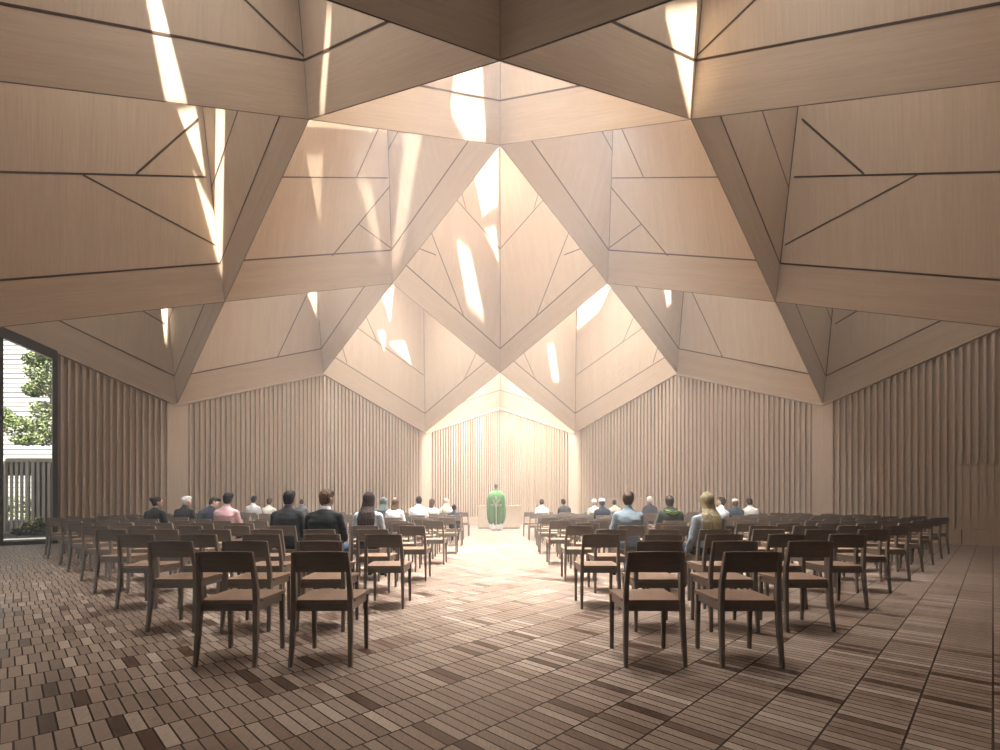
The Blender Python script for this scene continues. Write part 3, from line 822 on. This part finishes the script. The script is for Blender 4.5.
def hand(bm, w_, d, up, side):
    """palm, four fingers and a thumb lying from wrist w_ along d"""
    w_, d, up = Vector(w_), Vector(d).normalized(), Vector(up).normalized()
    lat = d.cross(up).normalized()
    for k_ in (-1, -.33, .33, 1):
        capsule(bm, w_ + lat * k_ * .014 - d * .01, w_ + d * .075 + lat * k_ * .029, .015, .0115, 8)
    for k_, ln in zip((-1, -.33, .33, 1), (.062, .072, .078, .068) if side > 0 else (.068, .078, .072, .062)):
        b0 = w_ + d * .078 + lat * k_ * .030
        b1 = b0 + d * ln * .5 + lat * k_ * .003 - up * ln * .14
        b2 = b1 + d * ln * .42 - up * ln * .34
        chain(bm, [b0, b1, b2], [.0092, .0085, .0068])
    t0 = w_ + d * .02 - lat * side * .02
    t1 = t0 + d * .035 - lat * side * .032 - up * .006
    chain(bm, [t0, t1, t1 + d * .034 - lat * side * .012 - up * .008], [.014, .0105, .0085])
TOR_M = [(.462, -.02, .150, .115), (.50, -.02, .178, .14), (.58, -.04, .168, .13), (.68, -.06, .148, .112), (.79, -.066, .160, .118), (.89, -.062, .178, .118), (.955, -.056, .148, .095), (1.0, -.052, .100, .075), (1.035, -.045, .07, .06)]
TOR_F = [(.462, -.02, .155, .115), (.50, -.02, .182, .14), (.58, -.04, .162, .125), (.68, -.055, .126, .102), (.79, -.058, .140, .112), (.88, -.052, .152, .115), (.945, -.05, .122, .088), (.985, -.046, .10, .07), (1.02, -.04, .058, .052)]
def person(label, side, row, q, hair='short', haircol=(.03, .02, .015), top=(.05, .05, .06), legs=(.025, .028, .038), skin=(.55, .36, .26),
           fem=False, hy=0, hp=0, ht=0, lean=0, tilt=0, s=1.0, up=0, dx=0, dy=0, topname='jacket', collar=None, extra=None, sw=1.0, armback=False, voxel=None, detail=True, body_rz=0, hemz=.46):
    ch = CHAIRS[side, row, q]
    root = empty('person', (ch.location.x + dx, ch.location.y - .005 + dy, .447 - .461 * s + up), body_rz)
    tag(root, label, 'person', 'people seated in the chairs')
    ch['label'] = 'dark wooden chair under the ' + WHO[(side, row, q)]
    vx = voxel or max(.012, .0022 * ch.location.y)
    tor = TOR_F if fem else TOR_M
    kw = (.93 if fem else 1.0) * sw
    Rl = Matrix.Translation((0, -.02, .5)) @ Matrix.Rotation(-lean, 4, 'X') @ Matrix.Rotation(tilt, 4, 'Y') @ Matrix.Translation((0, .02, -.5))
    hz_ = 1.155 if fem else 1.178                # head centre
    Rh = Rl @ Matrix.Translation((0, -.01, hz_ - .10)) @ Matrix.Rotation(hy, 4, 'Z') @ Matrix.Rotation(-hp, 4, 'X') @ Matrix.Rotation(ht, 4, 'Y') @ Matrix.Translation((0, .01, -hz_ + .10))
    U = lambda p: Rl @ Vector(p)
    sh = .160 * kw; shz = .935 if not fem else .918
    arms = {}
    for sd in (-1, 1):
        if armback and sd < 0:
            arms[sd] = [U((sd * sh, -.05, shz)), U((sd * (sh + .065), -.06, shz - .25)), U((sd * (sh + .075), .10, shz - .43))]
        else:
            arms[sd] = [U((sd * sh, -.05, shz)), U((sd * (sh + .055), .0, shz - .25)), U((sd * .115, .225, .615))]
    LEG = {sd: [(sd * .095, -.01, .53), (sd * .105, .40, .525), (sd * .105, .43, .33), (sd * .10, .40, .085)] for sd in (-1, 1)}
    def fin(name, bm, mats, smooth=True):
        for v in bm.verts: v.co = v.co * s
        return link(name, bm, mats, root, smooth)
    # body: one skin
    bm = bmesh.new()
    loft(bm, [[U(p) for p in ring((0, y, z), rx * kw * .95, ry * .95, 18)] for z, y, rx, ry in tor])
    capsule(bm, U((0, -.045, 1.0)), Rh @ Vector((0, -.008, hz_ - .05)), .056 if not fem else .047, .052 if not fem else .045)
    hb = head_bm(.97 if fem else 1.0)
    for v in hb.verts: v.co = Rh @ (v.co + Vector((0, .012, hz_)))
    tm = bpy.data.meshes.new('t'); hb.to_mesh(tm); hb.free(); bm.from_mesh(tm); bpy.data.meshes.remove(tm)
    for sd in (-1, 1):
        chain(bm, arms[sd], [.050, .039, .026])
        chain(bm, LEG[sd], [.078, .054, .050, .036])
    bm = fuse(bm, vx, 2)
    for sd in (-1, 1):
        d = arms[sd][2] - arms[sd][1]
        if not (armback and sd < 0): d = Vector((-sd * .25, 1, -.25))
        hand(bm, arms[sd][2] + d.normalized() * .02, d, (0, 0, 1) if not (armback and sd < 0) else (sd, 0, .3), sd)
    for sd in (-1, 1):                             # eyes
        hb = bmesh.new(); bmesh.ops.create_icosphere(hb, subdivisions=2, radius=.0115)
        for v in hb.verts: v.co = Rh @ (v.co + Vector((sd * .029, .012 + .082, hz_)))
        n0 = len(bm.faces); tm = bpy.data.meshes.new('t'); hb.to_mesh(tm); hb.free(); bm.from_mesh(tm); bpy.data.meshes.remove(tm)
        bm.faces.ensure_lookup_table()
        for f in bm.faces[n0:]: f.material_index = 1
    fin('body', bm, [cmat('skin', skin, .55, .4, noise_amt=.03), cmat('eye', (.05, .035, .03), .2, .5)])
    # clothing
    bm = bmesh.new()
    ex = .016 if topname in ('jacket', 'coat', 'hoodie') else .009
    rr = [(z, y, rx * kw + ex, ry + ex) for z, y, rx, ry in tor]
    rr[0] = (hemz,) + rr[0][1:]
    loft(bm, [[U(p) for p in ring((0, y, z), rx, ry, 22)] for z, y, rx, ry in rr])
    capsule(bm, U((0, -.047, .985)), U((0, -.040, 1.045 if not fem else 1.02)), .080 if not fem else .066, .066 if not fem else .055)
    for sd in (-1, 1):
        a = list(arms[sd]); w3 = a[1].lerp(a[2], .93)
        chain(bm, [a[0], a[0].lerp(a[1], .5), a[1], w3], [.058 + ex, .052 + ex, .045 + ex, .034 + ex * .6])
        capsule(bm, U((sd * .045, -.05, shz + .055)), a[0] + Vector((0, 0, .005)), .040 + ex, .046 + ex)
    bm = fuse(bm, vx, 3)
    if detail:
        for v in bm.verts:                         # soft folds
            n_ = mnoise.noise(Vector((v.co.x * 9, v.co.y * 9, v.co.z * 22)) + Vector((row * 3.1, q * 1.7, 0)))
            v.co += v.normal * n_ * .006
    fin(topname, bm, [cmat('cloth', top, .8, .2, .15)])
    bm = bmesh.new()
    loft(bm, [ring((0, y, z), rx * kw + .012, ry + .012, 18) for z, y, rx, ry in tor if z < .66])
    for sd in (-1, 1): chain(bm, LEG[sd][:3] + [Vector(LEG[sd][3]) + Vector((0, 0, .03))], [.095, .069, .064, .052])
    fin('trousers', fuse(bm, vx, 3), [cmat('trouser_cloth', legs, .85, .2)])
    for sd in (-1, 1):
        bm = bmesh.new(); ax, ay, az = LEG[sd][3]
        chain(bm, [(ax, ay - .02, .05), (ax, ay + .07, .045), (ax + sd * .012, ay + .17, .035)], [.046, .044, .033])
        capsule(bm, (ax, ay, .10), (ax, ay, .05), .042, .046)
        bm = fuse(bm, .012, 2)
        for v in bm.verts: v.co.z = max(v.co.z, .002)
        fin('shoe', bm, [cmat('shoe_leather', (.03, .025, .022), .45, .5)])
    # hair and head coverings
    def H(p): return Rh @ (Vector(p) + Vector((0, .012, hz_)))
    fk = .97 if fem else 1.0
    bm = bmesh.new()
    def ell(c_, r_, sub=4):
        hb = bmesh.new(); bmesh.ops.create_icosphere(hb, subdivisions=sub, radius=1)
        for v in hb.verts: v.co = H((c_[0] + v.co.x * r_[0], c_[1] + v.co.y * r_[1], c_[2] + v.co.z * r_[2]))
        tm = bpy.data.meshes.new('t'); hb.to_mesh(tm); hb.free(); bm.from_mesh(tm); bpy.data.meshes.remove(tm)
    hm = hmat(haircol)
    if hair in ('short', 'curly'):
        ell((0, -.016, .022), (.082 * fk, .096, .103)); ell((0, -.045, -.03), (.066, .058, .065))
        ell((0.01, .03, .075), (.066, .062, .05))
    elif hair == 'crop':
        ell((0, -.014, .016), (.0795, .092, .104)); ell((0, -.04, -.03), (.064, .058, .055))
    elif hair in ('long', 'mid', 'tail'):
        ell((0, -.018, .018), (.086, .098, .108)); ell((0, -.03, -.03), (.085, .075, .09))
        if hair == 'long': zz = [(-.02, .086, .06, -.04), (-.09, .094, .05, -.065), (-.17, .116, .048, -.135), (-.26, .130, .044, -.170), (-.34, .126, .038, -.182), (-.41, .095, .028, -.182), (-.46, .05, .016, -.178)]
        elif hair == 'mid': zz = [(-.02, .086, .07, -.03), (-.08, .092, .06, -.055), (-.14, .09, .048, -.09), (-.20, .06, .03, -.115)]
        else: zz = [(-.0, .06, .05, -.07), (-.08, .045, .04, -.10), (-.17, .045, .035, -.13), (-.26, .04, .03, -.15), (-.33, .02, .015, -.155)]
        rings_ = []
        for z, rx, ry, y in zz:
            t_ = min(1, -z / .2)
            rg = [Vector((p.x, p.y, 0)) for p in ring((0, y, 0), rx, ry, 16)]
            rings_.append([H((p.x, p.y, z)).lerp(U((p.x, p.y + .012, z + hz_)), t_) for p in rg])
        loft(bm, rings_)
    elif hair == 'bun':
        ell((0, -.016, .02), (.081, .095, .102)); ell((0, -.04, -.03), (.066, .058, .06)); ell((0, -.105, .06), (.045, .042, .045))
    if hair in ('short', 'curly', 'crop', 'long', 'mid', 'tail', 'bun'):
        hv = max(.009, vx * .6)
        bm = fuse(bm, hv, 2)
        fr = (90, 90, 7) if hair in ('long', 'mid', 'tail') else (60, 60, 40)
        for v in bm.verts:
            n_ = mnoise.noise(Vector((v.co.x * fr[0], v.co.y * fr[1], v.co.z * fr[2])))
            v.co += v.normal * n_ * (.006 if hair != 'crop' else .002)
        fin('hair', bm, [hm])
    else: bm.free()
    def covering(name, ells, col, draped=None, cut=None):
        nonlocal bm
        bm = bmesh.new()
        for c_, r_ in ells: ell(c_, r_)
        if draped: loft(bm, [[H((p.x, p.y, z)) for p in ring((0, y, 0), rx, ry, 18)] for z, y, rx, ry in draped])
        bm = fuse(bm, max(.010, vx * .6), 2)
        return fin(name, bm, [cmat('knit', col, .9, .15, .2)])
    for x_ in (extra or []):
        kd, col = x_[0], x_[1]
        if kd == 'cap':                            # brimmed cap
            covering('cap', [((0, -.008, .055), (.088, .106, .078)), ((0, .10, .035), (.062, .065, .010))], col)
        elif kd == 'beanie':
            covering('knit_cap', [((0, -.012, .035), (.089, .105, .102))], col)
        elif kd == 'veil':
            covering('headscarf', [((0, -.022, .015), (.089, .102, .112)), ((0, -.02, -.06), (.085, .09, .08))], col,
                     draped=[(-.06, -.03, .085, .085), (-.13, -.05, .12, .10), (-.20, -.07, .165, .12), (-.25, -.08, .17, .12)])
        elif kd == 'hood':                         # hood lying on the shoulders
            bm = bmesh.new()
            pts = [U((.105 * math.cos(a), -.055 + .095 * math.sin(a) - .02, 1.02 + .012 * math.sin(a))) for a in [2 * PI * t_ / 18 for t_ in range(19)]]
            tube(bm, pts, .036, 10)
            hb = bmesh.new(); bmesh.ops.create_icosphere(hb, subdivisions=3, radius=1)
            for v in hb.verts: v.co = U((v.co.x * .115, -.15 + v.co.y * .055, .985 + v.co.z * .065))
            tm = bpy.data.meshes.new('t'); hb.to_mesh(tm); hb.free(); bm.from_mesh(tm); bpy.data.meshes.remove(tm)
            fin('hood', fuse(bm, max(.012, vx * .6), 2), [cmat('cloth', col, .85, .2, .15)])
            if len(x_) > 2:
                bm = bmesh.new()
                for dz in (0, -.035):
                    tube(bm, [U((t_ * .125, -.13 - .085 * math.sqrt(max(0, 1 - t_ * t_)) , 1.02 + dz - .045 * (1 - abs(t_)) )) for t_ in [-1, -.75, -.5, -.25, 0, .25, .5, .75, 1]], .007, 6)
                fin('hood_stripe', bm, [cmat('lime_trim', x_[2], .6, .3)])
        elif kd == 'collar':
            bm = bmesh.new()
            rings_ = []
            for z, r_ in ((1.03, .080), (1.078, .066), (1.085, .064), (1.078, .060), (1.03, .066)):
                rings_.append([U(p) for p in ring((0, -.036, z if not fem else z - .02), r_, r_ * .98, 20)])
            loft(bm, rings_, cap=False)
            fin('collar', bm, [cmat('cloth', col, .7, .3)])
    return root

WHO = {}
for lab, who, side, row, q, kw in P: WHO[(side, row, q)] = who
for lab, who, side, row, q, kw in P:
    kw = dict(kw); px = kw.pop('px'); topy = kw.pop('topy'); kw.pop('sub', None)
    ch = CHAIRS[side, row, q]
    Yh = ch.location.y
    wantx = (px - 500) * Yh / F; wantz = CAM_H + (HOR - topy) * Yh / F
    base = 1.30 if not kw.get('fem') else 1.275
    if 's' not in kw: kw['s'] = max(.90, min(1.05, (wantz - .461) / (base - .461) * (1 / 1) * 1.0 if False else wantz / base))
    print(who, 'dx', round(wantx - ch.location.x, 2), 'headtop wanted', round(wantz, 2), 'scale', round(kw['s'], 3))
    person(lab, side, row, q, **kw)

# ------------------------------------------------------------------ priest
PX = at(496.2, 19.2).x
pr = empty('person', (PX, 19.25, 0)); tag(pr, 'priest in green chasuble over white alb standing before the altar, seen from behind', 'person')
bm = bmesh.new()
loft(bm, [ring((0, y, z), rx, ry, 18) for z, y, rx, ry in ((.86, 0, .15, .11), (.95, 0, .17, .12), (1.08, 0, .15, .10), (1.25, -.01, .17, .11), (1.40, -.01, .18, .10), (1.48, -.01, .12, .08), (1.54, 0, .06, .06))])
capsule(bm, (0, 0, 1.5), (0, .01, 1.64), .056, .053)
hb = head_bm(1.0)
for v in hb.verts: v.co += Vector((0, .022, 1.735))
tm = bpy.data.meshes.new('t'); hb.to_mesh(tm); hb.free(); bm.from_mesh(tm); bpy.data.meshes.remove(tm)
for sd in (-1, 1):
    chain(bm, [(sd * .18, 0, 1.43), (sd * .27, .05, 1.16), (sd * .14, .30, 1.22)], [.052, .042, .028])
    chain(bm, [(sd * .095, 0, .90), (sd * .10, .02, .50), (sd * .10, .0, .09)], [.085, .058, .038])
bm = fuse(bm, .02, 3)
for sd in (-1, 1): hand(bm, (sd * .13, .32, 1.22), (-sd * .5, .8, .5), (0, -.4, 1), sd)
link('body', bm, [cmat('skin', PALE, .55, .4, noise_amt=.03)], pr, True)
bm = bmesh.new()
for c_, r_ in (((0, .006, 1.757), (.082, .096, .103)), ((0, -.02, 1.70), (.066, .058, .06))):
    hb = bmesh.new(); bmesh.ops.create_icosphere(hb, subdivisions=4, radius=1)
    for v in hb.verts: v.co = Vector(c_) + Vector((v.co.x * r_[0], v.co.y * r_[1], v.co.z * r_[2]))
    tm = bpy.data.meshes.new('t'); hb.to_mesh(tm); hb.free(); bm.from_mesh(tm); bpy.data.meshes.remove(tm)
link('hair', fuse(bm, .014, 2), [cmat('hair', (.13, .10, .08), .5, .4, noise_amt=.3, scale=60)], pr, True)
bm = bmesh.new()
rings_ = []
for z, rx, ry in ((.035, .26, .19), (.12, .255, .185), (.5, .24, .17), (1.0, .21, .15), (1.42, .19, .12)):
    rings_.append([Vector(((rx + .012 * math.cos(9 * a)) * math.cos(a), (ry + .012 * math.cos(9 * a)) * math.sin(a), z)) for a in [2 * PI * t_ / 54 for t_ in range(54)]])
loft(bm, rings_); link('alb', bm, [cmat('linen', (.80, .79, .77), .8, .2)], pr, True)
CH = [(.20, .17, .15), (.24, .23, .175), (.32, .30, .20), (.50, .355, .215), (.80, .375, .22), (1.10, .375, .215), (1.28, .36, .20), (1.40, .325, .18), (1.48, .265, .15), (1.54, .17, .115), (1.585, .095, .085), (1.61, .082, .078)]
def chr_(z):
    for (z0, a0, b0), (z1, a1, b1) in zip(CH, CH[1:]):
        if z0 <= z <= z1:
            f = (z - z0) / (z1 - z0); return a0 + (a1 - a0) * f, b0 + (b1 - b0) * f
    return CH[0][1:] if z < CH[0][0] else CH[-1][1:]
bm = bmesh.new(); rings_ = []
for z, rx, ry in CH:
    k_ = max(0, min(1, (1.35 - z) / .8)) * .010
    rings_.append([Vector(((rx + k_ * math.cos(11 * a)) * math.cos(a), (ry + k_ * math.cos(11 * a)) * math.sin(a), z)) for a in [2 * PI * t_ / 66 for t_ in range(66)]])
loft(bm, rings_); link('chasuble', bm, [cmat('green_silk', (.09, .235, .06), .5, .4, .3, .10, 12)], pr, True)
def ribbon(bm, pts, w_, mi=0):
    out = []
    for i, (x, z) in enumerate(pts):
        x2, z2 = pts[min(i + 1, len(pts) - 1)]; x1, z1 = pts[max(i - 1, 0)]
        dx_, dz_ = x2 - x1, z2 - z1; l_ = math.hypot(dx_, dz_) or 1
        nx, nz_ = -dz_ / l_ * w_ / 2, dx_ / l_ * w_ / 2
        row = []
        for sg, dep in ((-1, .002), (-1, .016), (1, .016), (1, .002)):
            X, Z = x + sg * nx, z + sg * nz_
            rx, ry = chr_(Z); yy = -(ry + .010) * math.sqrt(max(.02, 1 - (X / (rx + .01)) ** 2)) - dep + .002
            row.append(Vector((X, yy, Z)))
        out.append(row)
    loft(bm, out, mi=mi)
bm = bmesh.new(); M_DKGR = cmat('dark_embroidery', (.03, .05, .02), .6, .3); M_GOLD = cmat('pale_gold_embroidery', (.55, .60, .36), .5, .4)
for sg in (-1, 1):
    ribbon(bm, [(sg * .042, .24), (sg * .04, .5), (sg * .04, .8), (sg * .05, .93), (sg * .10, 1.02), (sg * .155, 1.08), (sg * .19, 1.16)], .030, 0)
ribbon(bm, [(0, .24), (0, .6), (0, .93)], .040, 1)
rp = random.Random(3)
for q in range(9):
    a = PI * (q + .5) / 9; L_ = .24 + .06 * rp.random()
    pts = [(0.02 * math.cos(a), .93)] + [(L_ * t_ * math.cos(a) * .8 + .012 * math.sin(7 * t_ + q), .95 + L_ * t_ * math.sin(a) * 1.35) for t_ in (.25, .5, .75, 1)]
    ribbon(bm, pts, .013, 1)
    for t_ in (.45, .7, .95):
        cx, cz = L_ * t_ * math.cos(a) * .8, .95 + L_ * t_ * math.sin(a) * 1.35
        ribbon(bm, [(cx + .022 * math.cos(b_), cz + .026 * math.sin(b_)) for b_ in [2 * PI * w_ / 8 for w_ in range(9)]], .010, (q + int(t_ * 10)) % 2)
bmesh.ops.recalc_face_normals(bm, faces=bm.faces)
link('embroidery', bm, [M_DKGR, M_GOLD], pr)
bm = bmesh.new(); loft(bm, [ring((0, 0, z), r_, r_ * .95, 24) for z, r_ in ((1.585, .10), (1.625, .078), (1.632, .066), (1.60, .07))], cap=False)
link('collar', bm, [cmat('dark_embroidery', (.03, .05, .02), .6, .3)], pr, True)
for sd in (-1, 1):
    bm = bmesh.new(); chain(bm, [(sd * .10, -.03, .045), (sd * .10, .07, .042), (sd * .115, .16, .034)], [.045, .043, .033])
    bm = fuse(bm, .012, 2)
    for v in bm.verts: v.co.z = max(v.co.z, .002)
    link('shoe', bm, [cmat('shoe_leather', (.03, .025, .022), .45, .5)], pr, True)
#@@P2END
# ------------------------------------------------------------------ light
w = bpy.data.worlds.new('sky'); S.world = w; w.use_nodes = True
bg = w.node_tree.nodes['Background']; bg.inputs[0].default_value = (.86, .93, 1, 1); bg.inputs[1].default_value = 1.6
sun = bpy.data.lights.new('sun', 'SUN'); sun.energy = 70; sun.angle = math.radians(.8); sun.color = (1, .93, .82)
so = bpy.data.objects.new('sun', sun); COL.objects.link(so)
sd = SUN_D
so.rotation_euler = sd.to_track_quat('-Z', 'Y').to_euler(); so.location = (6, -4, 25)
SKY = {(0, 0): 3.1, (1, 0): 2.0, (0, 1): 2.0, (1, 1): 3.5, (2, 1): 2.9, (1, 2): 2.9, (2, 0): .9, (0, 2): .9, (2, 2): 2.1, (3, 1): .5, (1, 3): .5, (3, 2): .45, (2, 3): .45, (3, 3): .12}
for (i, j), t in TOPS.items():
    k_ = SKY.get((i, j), .2)
    c_ = sum(t, Vector()) / 4
    L = bpy.data.lights.new('daylight_fill', 'AREA'); L.shape = 'RECTANGLE'  # lamp added under the roof plate, standing in for daylight from above
    sz = (t[1] - t[0]).length
    L.size = sz * .9; L.size_y = (t[2] - t[1]).length * .9; L.energy = 480 * k_; L.color = (1, .98, .955); L.spread = math.radians(70 if (i, j) in ((1, 1), (2, 1), (1, 2), (2, 2)) else 95 if i + j < 3 else 130)
    lo = bpy.data.objects.new('daylight_fill', L); COL.objects.link(lo); lo.location = c_ - Vector((0, 0, .1)); lo.rotation_euler = (0, 0, PI / 4)

# ------------------------------------------------------------------ the faint haze that carries the sun shafts
m = bpy.data.materials.new('thin_haze'); m.use_nodes = True; nt = m.node_tree
nt.nodes.remove(nt.nodes['Principled BSDF'])
vs_ = N(nt, 'ShaderNodeVolumeScatter'); vs_.inputs['Density'].default_value = HAZE; vs_.inputs['Anisotropy'].default_value = .25
vs_.inputs['Color'].default_value = (1, .97, .94, 1)
nt.links.new(vs_.outputs[0], nt.nodes['Material Output'].inputs['Volume'])
bm = bmesh.new()
c = [plan(-.05, -.05), plan(-.05, E4 + .03), plan(E4 + .03, E4 + .03), plan(E4 + .03, -.05)]
loft(bm, [[Vector((p.x, p.y, -.2)) for p in c], [Vector((p.x, p.y, 17.5)) for p in c]])
bmesh.ops.recalc_face_normals(bm, faces=bm.faces)
hz_o = link('haze', bm, m); tag(hz_o, kind='structure')

# ------------------------------------------------------------------ camera
cam = bpy.data.cameras.new('camera'); co = bpy.data.objects.new('camera', cam); COL.objects.link(co)
co.location = (0, 0, CAM_H); co.rotation_euler = (PI / 2, 0, 0)
cam.sensor_fit = 'HORIZONTAL'; cam.sensor_width = 36; cam.lens = F / 1000 * 36
cam.shift_y = (HOR - 375) / 1000; cam.clip_start = .05; cam.clip_end = 500
S.camera = co
S.view_settings.view_transform = 'Standard'; S.view_settings.look = 'None'; S.view_settings.gamma = 1
S.view_settings.use_curve_mapping = False; S.view_settings.exposure = .1
S.cycles.use_denoising = True; S.cycles.max_bounces = 8; S.cycles.diffuse_bounces = 5
S.cycles.sample_clamp_indirect = 8
